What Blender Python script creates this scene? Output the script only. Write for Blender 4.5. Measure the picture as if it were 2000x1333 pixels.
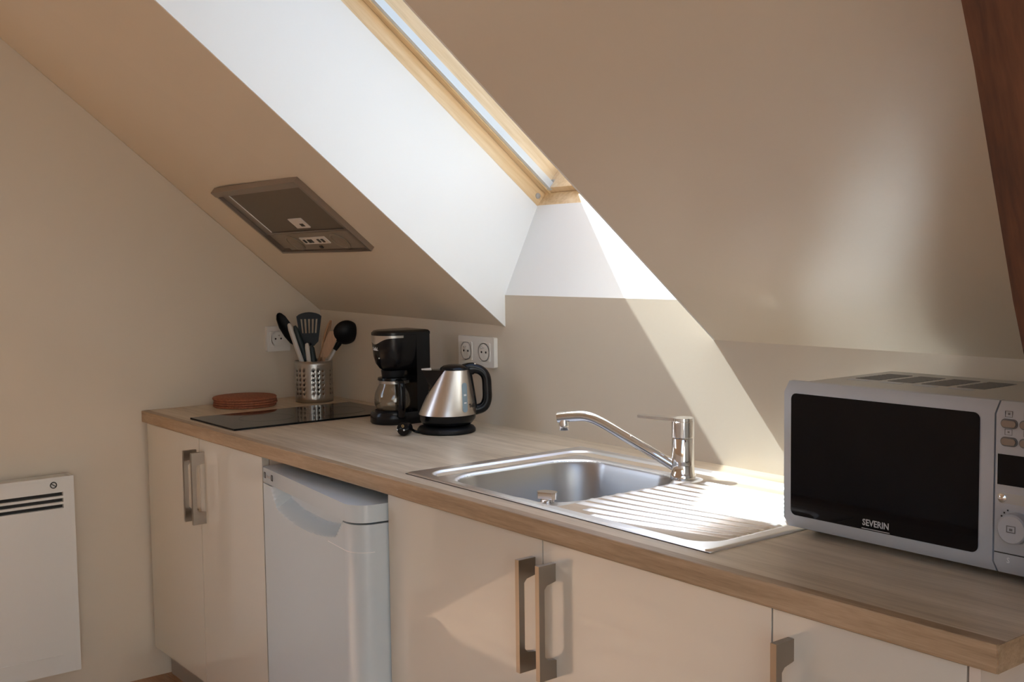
import bpy, bmesh, math, random
from mathutils import Vector, Matrix

for o in list(bpy.data.objects):
    bpy.data.objects.remove(o, do_unlink=True)
scene = bpy.context.scene
C = scene.collection
random.seed(4)
PI = math.pi

# ------------------------------------------------------------------ camera
YAW, PITCH, ROLL, FPX = 0.9092, -0.0717, -0.0127, 2193.9
CAM = Vector((3.2784, -1.1602, 1.2367))
fw = Vector((-math.sin(YAW) * math.cos(PITCH), math.cos(YAW) * math.cos(PITCH), math.sin(PITCH)))
rt = Vector((math.cos(YAW), math.sin(YAW), 0))
up = rt.cross(fw)
rt2 = rt * math.cos(ROLL) + up * math.sin(ROLL)
up2 = -rt * math.sin(ROLL) + up * math.cos(ROLL)
cd = bpy.data.cameras.new('camera')
cam = bpy.data.objects.new('camera', cd)
C.objects.link(cam)
m = Matrix((rt2, up2, -fw)).transposed().to_4x4()
m.translation = CAM
cam.matrix_world = m
cd.sensor_width = 36.0
cd.lens = FPX * 36.0 / 2000.0
cd.clip_start = 0.02
scene.camera = cam

# ------------------------------------------------------------------ sky, sun, exposure
world = bpy.data.worlds.new('sky')
scene.world = world
world.use_nodes = True
bgn = world.node_tree.nodes['Background']
sky = world.node_tree.nodes.new('ShaderNodeTexSky')
sky.sky_type = 'NISHITA'
sky.sun_disc = False
sky.sun_elevation = math.radians(54)
sky.sun_rotation = math.radians(248)
sky.air_density = 1.0
sky.dust_density = 3.0
sky.ozone_density = 1.0
world.node_tree.links.new(sky.outputs['Color'], bgn.inputs['Color'])
bgn.inputs['Strength'].default_value = 0.32
SUN_DIR = Vector((0.67, 0.27, -1.0)).normalized()
sd = bpy.data.lights.new('sun', 'SUN')
sd.energy = 8.2
sd.color = (0.90, 0.98, 1.0)
sd.angle = math.radians(0.55)
sun = bpy.data.objects.new('sun', sd)
C.objects.link(sun)
sun.rotation_euler = SUN_DIR.to_track_quat('-Z', 'Y').to_euler()
sun.location = (-3, -2, 6)
vs = scene.view_settings
vs.view_transform = 'Standard'
vs.look = 'None'
vs.gamma = 1.0
vs.use_curve_mapping = False
vs.exposure = 1.18
scene.cycles.use_denoising = True
scene.cycles.max_bounces = 14
scene.cycles.diffuse_bounces = 8
scene.cycles.glossy_bounces = 6
scene.cycles.transmission_bounces = 8
scene.cycles.transparent_max_bounces = 12
scene.cycles.caustics_reflective = True
scene.cycles.sample_clamp_indirect = 10.0
scene.cycles.blur_glossy = 0.1

# ------------------------------------------------------------------ materials
def mat(name, col, rough=0.5, metal=0.0, spec=0.5, coat=0.0, coat_rough=0.03, bump=0.0, bscale=200.0, var=0.0, vscale=6.0, aniso=0.0):
    mt = bpy.data.materials.new(name)
    mt.use_nodes = True
    nt = mt.node_tree
    b = nt.nodes['Principled BSDF']
    b.inputs['Base Color'].default_value = (*col, 1)
    b.inputs['Roughness'].default_value = rough
    b.inputs['Metallic'].default_value = metal
    b.inputs['Specular IOR Level'].default_value = spec
    b.inputs['Coat Weight'].default_value = coat
    b.inputs['Coat Roughness'].default_value = coat_rough
    b.inputs['Anisotropic'].default_value = aniso
    tc = nt.nodes.new('ShaderNodeTexCoord')
    if bump:
        n = nt.nodes.new('ShaderNodeTexNoise')
        n.inputs['Scale'].default_value = bscale
        n.inputs['Detail'].default_value = 4
        nt.links.new(tc.outputs['Object'], n.inputs['Vector'])
        bp = nt.nodes.new('ShaderNodeBump')
        bp.inputs['Strength'].default_value = bump
        bp.inputs['Distance'].default_value = 0.002
        nt.links.new(n.outputs['Fac'], bp.inputs['Height'])
        nt.links.new(bp.outputs['Normal'], b.inputs['Normal'])
    if var:
        n2 = nt.nodes.new('ShaderNodeTexNoise')
        n2.inputs['Scale'].default_value = vscale
        n2.inputs['Detail'].default_value = 3
        nt.links.new(tc.outputs['Object'], n2.inputs['Vector'])
        r = nt.nodes.new('ShaderNodeValToRGB')
        r.color_ramp.elements[0].position = 0.3
        r.color_ramp.elements[1].position = 0.7
        r.color_ramp.elements[0].color = (*[c * (1 - var) for c in col], 1)
        r.color_ramp.elements[1].color = (*[min(1, c * (1 + var)) for c in col], 1)
        nt.links.new(n2.outputs['Fac'], r.inputs['Fac'])
        nt.links.new(r.outputs['Color'], b.inputs['Base Color'])
    return mt

def wood(name, c1, c2, c3, stretch=(1.2, 26, 26), rough=0.45, fine=9.0, bump=0.06, coat=0.0):
    mt = bpy.data.materials.new(name)
    mt.use_nodes = True
    nt = mt.node_tree
    b = nt.nodes['Principled BSDF']
    b.inputs['Roughness'].default_value = rough
    b.inputs['Coat Weight'].default_value = coat
    b.inputs['Coat Roughness'].default_value = 0.25
    tc = nt.nodes.new('ShaderNodeTexCoord')
    mp = nt.nodes.new('ShaderNodeMapping')
    mp.inputs['Scale'].default_value = stretch
    nt.links.new(tc.outputs['Object'], mp.inputs['Vector'])
    n = nt.nodes.new('ShaderNodeTexNoise')
    n.inputs['Scale'].default_value = 1.0
    n.inputs['Detail'].default_value = 5
    n.inputs['Roughness'].default_value = 0.6
    n.inputs['Distortion'].default_value = 0.6
    nt.links.new(mp.outputs['Vector'], n.inputs['Vector'])
    n2 = nt.nodes.new('ShaderNodeTexNoise')
    n2.inputs['Scale'].default_value = fine
    n2.inputs['Detail'].default_value = 3
    nt.links.new(mp.outputs['Vector'], n2.inputs['Vector'])
    mx = nt.nodes.new('ShaderNodeMath')
    mx.operation = 'MULTIPLY_ADD'
    mx.inputs[1].default_value = 0.35
    nt.links.new(n2.outputs['Fac'], mx.inputs[0])
    ml = nt.nodes.new('ShaderNodeMath')
    ml.operation = 'MULTIPLY'
    ml.inputs[1].default_value = 0.72
    nt.links.new(n.outputs['Fac'], ml.inputs[0])
    nt.links.new(ml.outputs[0], mx.inputs[2])
    r = nt.nodes.new('ShaderNodeValToRGB')
    r.color_ramp.elements[0].position = 0.36
    r.color_ramp.elements[0].color = (*c1, 1)
    r.color_ramp.elements[1].position = 0.68
    r.color_ramp.elements[1].color = (*c3, 1)
    e = r.color_ramp.elements.new(0.52)
    e.color = (*c2, 1)
    nt.links.new(mx.outputs[0], r.inputs['Fac'])
    nt.links.new(r.outputs['Color'], b.inputs['Base Color'])
    bp = nt.nodes.new('ShaderNodeBump')
    bp.inputs['Strength'].default_value = bump
    bp.inputs['Distance'].default_value = 0.001
    nt.links.new(mx.outputs[0], bp.inputs['Height'])
    nt.links.new(bp.outputs['Normal'], b.inputs['Normal'])
    return mt

def pane(name, tint=(1, 1, 1), refl=0.08, rough=0.0):
    mt = bpy.data.materials.new(name)
    mt.use_nodes = True
    nt = mt.node_tree
    nt.nodes.remove(nt.nodes['Principled BSDF'])
    t = nt.nodes.new('ShaderNodeBsdfTransparent')
    t.inputs['Color'].default_value = (*tint, 1)
    g = nt.nodes.new('ShaderNodeBsdfGlossy')
    g.inputs['Roughness'].default_value = rough
    lw = nt.nodes.new('ShaderNodeLayerWeight')
    lw.inputs['Blend'].default_value = 0.25
    mu = nt.nodes.new('ShaderNodeMath')
    mu.operation = 'MULTIPLY_ADD'
    mu.inputs[1].default_value = 0.5
    mu.inputs[2].default_value = refl * 0.4
    nt.links.new(lw.outputs['Fresnel'], mu.inputs[0])
    mix = nt.nodes.new('ShaderNodeMixShader')
    nt.links.new(mu.outputs[0], mix.inputs['Fac'])
    nt.links.new(t.outputs[0], mix.inputs[1])
    nt.links.new(g.outputs[0], mix.inputs[2])
    nt.links.new(mix.outputs[0], nt.nodes['Material Output'].inputs['Surface'])
    return mt

M = {}
M['wall'] = mat('beige_paint', (0.62, 0.55, 0.45), 0.42, spec=0.42, bump=0.10, bscale=90, var=0.012, vscale=3)
M['ceil'] = mat('satin_beige_paint', (0.62, 0.55, 0.45), 0.36, spec=0.45, bump=0.10, bscale=70, var=0.012, vscale=3)
M['reveal'] = mat('white_paint', (0.83, 0.835, 0.815), 0.5, bump=0.05, bscale=90)
M['counter'] = wood('bleached_oak_laminate', (0.40, 0.315, 0.22), (0.54, 0.445, 0.325), (0.66, 0.56, 0.43), stretch=(1.6, 26, 26), rough=0.36, coat=0.0)
M['edge'] = wood('shade_browned_oak_edge', (0.26, 0.175, 0.10), (0.36, 0.25, 0.15), (0.44, 0.315, 0.20), stretch=(3.5, 40, 60), rough=0.4)  # worktop oak in a browner copy: the edge's weaker light put into colour
M['pine'] = wood('varnished_pine', (0.58, 0.40, 0.21), (0.71, 0.52, 0.30), (0.80, 0.63, 0.41), stretch=(30, 2.0, 30), rough=0.35, fine=4)
M['beam'] = wood('old_dark_timber', (0.05, 0.016, 0.007), (0.09, 0.03, 0.012), (0.135, 0.048, 0.02), stretch=(18, 5, 2.0), rough=0.6, bump=0.3)
M['floor'] = wood('red_brown_floor', (0.23, 0.105, 0.05), (0.40, 0.215, 0.11), (0.51, 0.30, 0.165), stretch=(2, 20, 20), rough=0.35)
M['lacquer'] = mat('cream_gloss_lacquer', (0.605, 0.58, 0.505), 0.25, spec=0.5, coat=0.9, coat_rough=0.015, bump=0.012, bscale=14)
M['carcass'] = mat('cream_board', (0.62, 0.54, 0.45), 0.5)
M['plinth'] = mat('plinth_grey', (0.33, 0.29, 0.25), 0.45)
M['nickel'] = mat('brushed_nickel', (0.33, 0.29, 0.25), 0.33, 1.0)
M['white'] = mat('white_enamel', (0.55, 0.62, 0.655), 0.25, coat=0.3, coat_rough=0.1)
M['radw'] = mat('radiator_white', (0.67, 0.68, 0.66), 0.4)
M['grey'] = mat('recess_grey', (0.42, 0.41, 0.40), 0.45)
M['dark'] = mat('dark_gap', (0.015, 0.014, 0.013), 0.6)
M['black'] = mat('black_plastic', (0.005, 0.005, 0.006), 0.22, spec=0.32)
M['blackm'] = mat('black_matt_plastic', (0.006, 0.006, 0.007), 0.42, spec=0.2)
M['hob'] = mat('black_ceramic_glass', (0.005, 0.005, 0.006), 0.05, spec=0.22)
M['hobmark'] = mat('hob_print_grey', (0.05, 0.05, 0.052), 0.15)
M['steel'] = mat('brushed_steel', (0.46, 0.44, 0.41), 0.33, 1.0)
def brushed(name, col, rough, aniso):
    mt = mat(name, col, rough, 1.0, aniso=aniso)
    c = mt.node_tree.nodes.new('ShaderNodeCombineXYZ')      # brushed lengthways: light fans out across the grain
    c.inputs[1].default_value = 1.0
    mt.node_tree.links.new(c.outputs[0], mt.node_tree.nodes['Principled BSDF'].inputs['Tangent'])
    return mt
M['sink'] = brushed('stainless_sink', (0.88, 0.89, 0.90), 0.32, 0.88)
M['bowl'] = brushed('darkened_stainless_bowl', (0.52, 0.53, 0.54), 0.34, 0.5)  # sink steel darkened in colour for the dim room that the bowl mirrors
M['chrome'] = mat('chrome', (0.82, 0.82, 0.83), 0.05, 1.0)
M['kettle'] = mat('satin_kettle_steel', (0.72, 0.68, 0.63), 0.30, 1.0)
M['hoodm'] = mat('hood_steel', (0.36, 0.31, 0.27), 0.38, 1.0)
M['hoodb'] = mat('hood_bronze_plastic', (0.20, 0.165, 0.125), 0.42)
M['filter'] = mat('hood_filter_mesh', (0.20, 0.17, 0.14), 0.5, 0.8, bump=0.4, bscale=900)
M['sticker'] = mat('sticker_grey', (0.62, 0.58, 0.54), 0.5)
M['alu'] = mat('blind_rail_aluminium', (0.66, 0.70, 0.72), 0.35, 0.15)
M['cork'] = mat('red_cork', (0.30, 0.105, 0.055), 0.85, bump=0.5, bscale=260, var=0.3, vscale=160)
M['socket'] = mat('socket_white', (0.74, 0.72, 0.68), 0.35)
M['utwood'] = wood('spoon_wood', (0.30, 0.16, 0.08), (0.42, 0.24, 0.13), (0.52, 0.31, 0.18), stretch=(30, 30, 3), rough=0.6)
M['utgrey'] = mat('utensil_grip_grey', (0.55, 0.52, 0.48), 0.4)
M['utteal'] = mat('utensil_grip_teal', (0.012, 0.022, 0.025), 0.4, spec=0.3)
M['silver'] = mat('silver_plastic', (0.47, 0.495, 0.53), 0.38, 0.25)
M['silverd'] = mat('silver_casing', (0.50, 0.50, 0.47), 0.45, 0.15)
M['vent'] = mat('vent_grey', (0.17, 0.17, 0.165), 0.6)
M['mwglass'] = mat('microwave_glass', (0.004, 0.004, 0.005), 0.03, spec=0.2)
M['print'] = mat('print_light', (0.42, 0.42, 0.42), 0.5)
M['printw'] = mat('print_white', (0.75, 0.75, 0.75), 0.5)
M['printd'] = mat('print_dark', (0.03, 0.028, 0.025), 0.5)
M['printg'] = mat('print_grey', (0.36, 0.34, 0.32), 0.5)
M['brass'] = mat('button_bronze', (0.30, 0.25, 0.21), 0.35, 0.3)
M['blue'] = mat('gauge_blue_grey', (0.22, 0.29, 0.33), 0.2, spec=0.6)
M['glass'] = pane('clear_glass', (0.96, 0.97, 0.97))
M['carafe'] = pane('carafe_glass', (0.90, 0.89, 0.86), refl=0.15, rough=0.02)
M['gold'] = mat('plug_pin_brass', (0.75, 0.62, 0.35), 0.2, 1.0)

# ------------------------------------------------------------------ helpers
def link(name, me, material=None, parent=None, smooth=False, kind=None):
    o = bpy.data.objects.new(name, me)
    C.objects.link(o)
    if material is not None:
        me.materials.append(M[material])
    if smooth:
        me.polygons.foreach_set('use_smooth', [True] * len(me.polygons))
    if parent is not None:
        o.parent = parent
    if kind:
        o['kind'] = kind
    return o

def obj(name, bm, material, parent=None, bevel=0.0, seg=2, smooth=None, kind=None, angle=40):
    if bevel:
        es = [e for e in bm.edges if len(e.link_faces) == 2 and e.calc_face_angle(0) > math.radians(30)]
        bmesh.ops.bevel(bm, geom=es, offset=bevel, segments=seg, affect='EDGES', profile=0.5, clamp_overlap=True)
    bmesh.ops.recalc_face_normals(bm, faces=bm.faces)
    me = bpy.data.meshes.new(name)
    bm.to_mesh(me)
    bm.free()
    o = link(name, me, material, parent, kind=kind)
    if smooth is None:
        smooth = bool(bevel)
    if smooth:
        me.polygons.foreach_set('use_smooth', [True] * len(me.polygons))
        me.set_sharp_from_angle(angle=math.radians(angle))
    return o

def thing(name, label, cat, loc=(0, 0, 0), rotz=0.0, group=None):
    o = bpy.data.objects.new(name, None)
    C.objects.link(o)
    o.empty_display_size = 0.05
    o.location = loc
    o.rotation_euler = (0, 0, rotz)
    return tag(o, label, cat, group)

def tag(o, label, cat, group=None):
    o['label'] = label
    o['category'] = cat
    if group:
        o['group'] = group
    return o

def B():
    return bmesh.new()

def box(bm, x0, x1, y0, y1, z0, z1):
    vs_ = [bm.verts.new((x, y, z)) for z in (z0, z1) for y in (y0, y1) for x in (x0, x1)]
    for f in ((0, 2, 3, 1), (4, 5, 7, 6), (0, 1, 5, 4), (2, 6, 7, 3), (0, 4, 6, 2), (1, 3, 7, 5)):
        bm.faces.new([vs_[i] for i in f])
    return bm

def bx(*a):
    return box(B(), *a)

def prism(bm, poly, a0, a1, axis='x'):
    """poly: 2-D points in the two other axes, extruded a0..a1 along axis"""
    def P(p, a):
        if axis == 'x':
            return (a, p[0], p[1])
        if axis == 'y':
            return (p[0], a, p[1])
        return (p[0], p[1], a)
    lo = [bm.verts.new(P(p, a0)) for p in poly]
    hi = [bm.verts.new(P(p, a1)) for p in poly]
    n = len(poly)
    bm.faces.new(lo)
    bm.faces.new(hi[::-1])
    for i in range(n):
        bm.faces.new((lo[i], hi[i], hi[(i + 1) % n], lo[(i + 1) % n]))
    return bm

def loft(bm, rings, cap=True, closed=False):
    vr = [[bm.verts.new(p) for p in r] for r in rings]
    n = len(vr[0])
    for a, b in zip(vr[:-1], vr[1:]):
        for i in range(n):
            bm.faces.new((a[i], a[(i + 1) % n], b[(i + 1) % n], b[i]))
    if closed:
        a, b = vr[-1], vr[0]
        for i in range(n):
            bm.faces.new((a[i], a[(i + 1) % n], b[(i + 1) % n], b[i]))
    elif cap:
        bm.faces.new(vr[0][::-1])
        bm.faces.new(vr[-1])
    return bm

def ring(cx, cy, z, r, n=40, ry=None):
    ry = r if ry is None else ry
    return [(cx + r * math.cos(2 * PI * i / n), cy + ry * math.sin(2 * PI * i / n), z) for i in range(n)]

def lathe(bm, prof, n=40, cx=0, cy=0, cap=True, closed=False):
    return loft(bm, [ring(cx, cy, z, r, n) for r, z in prof], cap, closed)

def tube(bm, pts, rad, n=12, cap=True, flat=None):
    pts = [Vector(p) for p in pts]
    rads = rad if isinstance(rad, (list, tuple)) else [rad] * len(pts)
    rings = []
    nrm = None
    for i, p in enumerate(pts):
        d = (pts[min(i + 1, len(pts) - 1)] - pts[max(i - 1, 0)]).normalized()
        if nrm is None:
            nrm = d.orthogonal().normalized() if flat is None else (Vector(flat) - d * Vector(flat).dot(d)).normalized()
        else:
            nrm = (nrm - d * nrm.dot(d)).normalized()
        bn = d.cross(nrm)
        r = rads[i]
        ra, rb = r if isinstance(r, (list, tuple)) else (r, r)
        rings.append([p + nrm * ra * math.cos(2 * PI * k / n) + bn * rb * math.sin(2 * PI * k / n) for k in range(n)])
    return loft(bm, rings, cap)

def smooth_path(pts, k=6):
    P = [Vector(p) for p in pts]
    out = []
    for i in range(len(P) - 1):
        p0, p1, p2, p3 = P[max(i - 1, 0)], P[i], P[i + 1], P[min(i + 2, len(P) - 1)]
        for j in range(k):
            t = j / k
            out.append(0.5 * ((2 * p1) + (p2 - p0) * t + (2 * p0 - 5 * p1 + 4 * p2 - p3) * t * t + (3 * p1 - p0 - 3 * p2 + p3) * t ** 3))
    out.append(P[-1])
    return out

def rrect(x0, x1, y0, y1, r, n=6):
    pts = []
    for cx, cy, a0 in ((x1 - r, y1 - r, 0), (x0 + r, y1 - r, 90), (x0 + r, y0 + r, 180), (x1 - r, y0 + r, 270)):
        for i in range(n + 1):
            a = math.radians(a0 + 90 * i / n)
            pts.append((cx + r * math.cos(a), cy + r * math.sin(a)))
    return pts

def text(name, body, size, material, parent, mtx, depth=0.0004, bold=0.0, sx=1.0):
    cu = bpy.data.curves.new(name, 'FONT')
    cu.body = body
    cu.size = size
    cu.extrude = depth
    cu.offset = bold
    cu.align_x = 'CENTER'
    cu.align_y = 'CENTER'
    cu.resolution_u = 2
    t = bpy.data.objects.new(name + '_curve', cu)
    C.objects.link(t)
    dg = bpy.context.evaluated_depsgraph_get()
    me = bpy.data.meshes.new_from_object(t.evaluated_get(dg))
    bpy.data.objects.remove(t, do_unlink=True)
    bpy.data.curves.remove(cu)
    me.transform(mtx @ Matrix.Diagonal((sx, 1, 1, 1)))
    me.materials.clear()
    return link(name, me, material, parent)

def frame_m(o, xdir, ydir):
    x = Vector(xdir).normalized()
    y = Vector(ydir).normalized()
    z = x.cross(y)
    m_ = Matrix((x, y, z)).transposed().to_4x4()
    m_.translation = Vector(o)
    return m_

# ------------------------------------------------------------------ the room
# roof slope over the worktop: local frame (x, t down the slope, h outward)
AS = math.atan2(0.623, 0.782)
TH = Vector((0, 0.782, -0.623))
HH = Vector((0, 0.623, 0.782))
H0 = 1.2083
def SL(x, t, h):
    return Vector((x, 0, 0)) + TH * t + HH * (H0 + h)
XL, XR = 0.99, 1.70            # window bay
KZ = 1.067                      # knee wall meets slope
RT = 0.312                      # thickness to the window frame
RIDGE_Y = -1.25
def zs(y):
    return KZ + 0.797 * (0.6 - y)
RZ = zs(RIDGE_Y)
TW, TW2 = 0.016, 0.050         # the plaster rises a little towards the left wall (low end, ridge end)

fl = obj('floor', bx(-1.8, 5.3, -3.2, 0.75, -0.12, -0.001), 'plinth', kind='structure')
# floor boards, each its own piece
k = 0
bw = 0.14
y = 0.60
board_me = {}
while y > -3.1:
    x = -1.7 - (k % 3) * 0.45
    while x < 5.2:
        x0, x1 = max(x, -1.7), min(x + 1.35, 5.2)
        if x1 - x0 > 0.05:
            b = bx(x0 + 0.001, x1 - 0.001, y - bw + 0.001, y - 0.001, -0.001, 0.0)
            obj('floor_board', b, 'floor', fl)
        x += 1.35
    y -= bw
    k += 1

wl = B()
prism(wl, [(-0.9, 0), (0.60, 0), (0.60, KZ + TW), (-0.9, zs(-0.9) + 0.043)], -0.12, 0.0, 'x')
obj('wall_left', wl, 'wall', kind='structure')
# knee wall behind the worktop, higher in the window bay
wb = B()
prism(wb, [(0.60, 0), (0.78, 0), (0.78, KZ + 0.03), (0.60, KZ + 0.03)], -1.7, 5.2, 'x')
prism(wb, [(0.60, KZ + 0.03), (0.78, KZ + 0.03), (0.78, 1.148), (0.60, 1.148)], XL - 0.05, XR + 0.05, 'x')
obj('wall_back', wb, 'wall', kind='structure')

T_TOP = -1.565                  # upper end of the bay (t)
def slab(bm, xs, t0, t1, h1=RT, twist=True):
    """solid roof slab between x positions, from t0 (up) to t1 (down)"""
    rings = []
    for x_ in xs:
        f_ = (min(1, max(0, (XL - x_) / XL)) if twist else 0) * 0.782
        rings.append([SL(x_, t0, TW2 * f_), SL(x_, t1, TW * f_), SL(x_, t1 + 0.02, h1), SL(x_, t0, h1)])
    return loft(bm, rings)
t_k = 0.782 * 0.6 - 0.623 * KZ     # t of the knee line
t_r = 0.782 * RIDGE_Y - 0.623 * RZ
cb = B()
slab(cb, [-1.7, 0.0, XL], t_r, t_k + 0.12)
slab(cb, [XR, 5.2], t_r, t_k + 0.12)
slab(cb, [XL, XR], t_r, T_TOP)
# opposite slope, with openings for two unseen roof windows, one added for its light
SY0 = 2 * RIDGE_Y - 0.6
def so(x, y, off):
    return Vector((x, y, zs(2 * RIDGE_Y - y))) + Vector((0, -0.623, 0.782)) * off
def sslab(bm, x0, x1, ya, yb):
    rings = [[so(x_, ya, 0), so(x_, yb, 0), so(x_, yb, 0.12), so(x_, ya, 0.12)] for x_ in (x0, x1)]
    return loft(bm, rings)
W2 = [(-1.62, -0.10, -2.75, -1.42), (3.3, 5.05, -2.85, -1.36)]  # left inferred from floor sun patches; right one unseen, added to brighten that side
xs_ = [-1.7, W2[0][0], W2[0][1], W2[1][0], W2[1][1], 5.2]
sslab(cb, -1.7, W2[0][0], RIDGE_Y, SY0)
sslab(cb, W2[0][1], W2[1][0], RIDGE_Y, SY0)
sslab(cb, W2[1][1], 5.2, RIDGE_Y, SY0)
for w in W2:
    sslab(cb, w[0], w[1], RIDGE_Y, w[3])
    sslab(cb, w[0], w[1], w[2], SY0)
prism(cb, [(RIDGE_Y - 0.3, RZ + 0.02), (RIDGE_Y + 0.4, RZ + 0.02), (RIDGE_Y + 0.4, RZ + 0.5), (RIDGE_Y - 0.3, RZ + 0.5)], -1.75, 5.25, 'x')
obj('ceiling', cb, 'ceil', kind='structure')

# window bay lining (white painted reveals and the tilted panel below the window)
rv = B()
prism(rv, [(0.600, 1.1475), (0.7115, 1.379), (0.78, 1.379), (0.78, 1.1475)], XL, XR, 'x')
obj('trim_1', rv, 'reveal', kind='structure')
def lining(x0, x1):
    b = B()
    pts = [SL(0, T_TOP, 0.0), SL(0, t_k + 0.0, 0.0), Vector((0, 0.6, 1.148)), Vector((0, 0.7115, 1.379)), SL(0, T_TOP, RT)]
    prism(b, [(p.y, p.z) for p in pts], x0, x1, 'x')
    return b
obj('trim_2', lining(XL - 0.004, XL + 0.001), 'reveal', kind='structure')
obj('trim_3', lining(XR - 0.001, XR + 0.004), 'reveal', kind='structure')

obj('wall_front', prism(B(), [(SY0 - 0.15, 0), (SY0, 0), (SY0, KZ + 0.3), (SY0 - 0.15, KZ + 0.3)], -1.7, 5.2, 'x'), 'reveal', kind='structure')
gp = [(SY0 - 0.1, 0), (0.70, 0), (0.70, KZ), (RIDGE_Y, RZ + 0.4), (SY0 - 0.1, KZ)]
obj('wall_far_left', prism(B(), gp, -1.85, -1.7, 'x'), 'wall', kind='structure')
obj('wall_right', prism(B(), gp, 5.2, 5.35, 'x'), 'reveal', kind='structure')  # unseen end wall, coloured white to bounce neutral sunlight into the room

# ---- roof window over the sink
def slope_empty(name, x, t, h):
    e = bpy.data.objects.new(name, None)
    C.objects.link(e)
    e.location = SL(x, t, h)
    e.rotation_euler = (-AS, 0, 0)
    return e
TB = -0.294                     # bottom of the frame (t)
TT = -1.527
wcx, wct = (XL + XR) / 2, (TB + TT) / 2
win = slope_empty('window_1', wcx, wct, RT)
win['kind'] = 'structure'
def wpart(name, x0, x1, t0, t1, h0, h1, material, bevel=0.003, parent=win):
    return obj(name, bx(x0 - wcx, x1 - wcx, t0 - wct, t1 - wct, h0 - RT, h1 - RT), material, parent, bevel=bevel)
fx0, fx1 = XL - 0.045, XR + 0.045
wpart('frame_jamb', fx0, XL + 0.001, TT - 0.04, TB + 0.045, 0.312, 0.400, 'pine')
wpart('frame_jamb', XR - 0.001, fx1, TT - 0.04, TB + 0.045, 0.312, 0.400, 'pine')
wpart('frame_sill', XL + 0.001, XR - 0.001, TB - 0.008, TB + 0.045, 0.312, 0.356, 'pine')
wpart('frame_head', XL + 0.001, XR - 0.001, TT - 0.04, TT, 0.312, 0.400, 'pine')
sa = wpart('sash_stile', XL + 0.003, XL + 0.022, TT + 0.003, TB - 0.003, 0.353, 0.452, 'pine')
sb_ = wpart('sash_stile', XR - 0.022, XR - 0.003, TT + 0.003, TB - 0.003, 0.353, 0.452, 'pine')
wpart('sash_rail', XL + 0.022, XR - 0.022, TB - 0.026, TB + 0.03, 0.358, 0.452, 'pine')
wpart('sash_rail', XL + 0.022, XR - 0.022, TT + 0.003, TT + 0.05, 0.353, 0.452, 'pine')
wpart('pane', XL + 0.015, XR - 0.015, TT + 0.01, TB - 0.01, 0.430, 0.436, 'glass', bevel=0)
for xx in (XL + 0.0225, XR - 0.0345):
    rl = wpart('blind_rail', xx, xx + 0.012, TT + 0.06, TB - 0.026, 0.357, 0.376, 'alu', bevel=0.004)
    rl['label'] = 'pale aluminium blind guide rail'
wpart('rail_end_cap', XL + 0.022, XL + 0.036, TB - 0.026, TB - 0.018, 0.356, 0.386, 'alu', bevel=0.002)
stp = B()
loft(stp, [[(XL + 0.0005 + d - wcx, TB + 0.004 + r * math.cos(a * PI / 10) - wct, 0.334 + r * math.sin(a * PI / 10) - RT) for a in range(20)] for r, d in ((0.0075, 0), (0.0075, 0.003), (0.0045, 0.005))])
# dark plug on the jamb near the bottom corner
for v in stp.verts:
    v.co.y -= 0.028
pl_ = obj('frame_plug', stp, 'grey', win, smooth=True)
# outer flashing so no daylight slips past the frame
fb = B()
box(fb, fx0 - 0.12 - wcx, fx0 - wcx, TT - 0.16 - wct, TB + 0.165 - wct, 0.0, 0.10)
box(fb, fx1 - wcx, fx1 + 0.12 - wcx, TT - 0.16 - wct, TB + 0.165 - wct, 0.0, 0.10)
box(fb, fx0 - wcx, fx1 - wcx, TB + 0.045 - wct, TB + 0.165 - wct, 0.0, 0.10)
box(fb, fx0 - wcx, fx1 - wcx, TT - 0.16 - wct, TT - 0.04 - wct, 0.0, 0.10)
obj('flashing', fb, 'grey', win)
# ---- two unseen roof windows in the opposite slope, the right one added as fill
for i, w in enumerate(W2):
    e = bpy.data.objects.new('window_%d' % (i + 2), None)
    C.objects.link(e)
    e['kind'] = 'structure'
    ox, oy = (w[0] + w[1]) / 2, (w[2] + w[3]) / 2
    e.location = so(ox, oy, 0.0)
    e.rotation_euler = (AS, 0, 0)
    hx, hy = (w[1] - w[0]) / 2, (w[3] - w[2]) / 2 / 0.782
    obj('sash_stile', bx(-hx, -hx + 0.06, -hy, hy, 0.03, 0.11), 'pine', e, bevel=0.003)
    obj('sash_stile', bx(hx - 0.06, hx, -hy, hy, 0.03, 0.11), 'pine', e, bevel=0.003)
    obj('sash_rail', bx(-hx + 0.06, hx - 0.06, -hy, -hy + 0.06, 0.03, 0.11), 'pine', e, bevel=0.003)
    obj('sash_rail', bx(-hx + 0.06, hx - 0.06, hy - 0.06, hy, 0.03, 0.11), 'pine', e, bevel=0.003)
    obj('pane', bx(-hx + 0.05, hx - 0.05, -hy + 0.05, hy - 0.05, 0.075, 0.081), 'glass', e)
# ---- dark leaning timber leg of the roof truss at the end of the worktop
bmT = B()
def leg(z):
    return 0.006 - (z - 1.125) * (0.137 / 0.359)
bm_r = []
for i in range(15):
    z = 0.001 + i * (1.66 / 14)
    w1 = 0.0012 * math.sin(i * 1.7)
    y_ = leg(z) + 0.0012 * math.sin(i * 2.3)
    zt = lambda yy: min(z, zs(yy) - 0.004)
    bm_r.append([(2.672 + w1, y_, zt(y_)), (2.86 + w1, y_, zt(y_)), (2.86, y_ + 0.20, zt(y_ + 0.20)), (2.672 + w1, y_ + 0.20, zt(y_ + 0.20))])
loft(bmT, bm_r)
bt = obj('timber_post', bmT, 'beam', bevel=0.008, seg=2)
tag(bt, 'dark reddish brown timber post leaning up to the roof right of the microwave', 'post')

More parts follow.
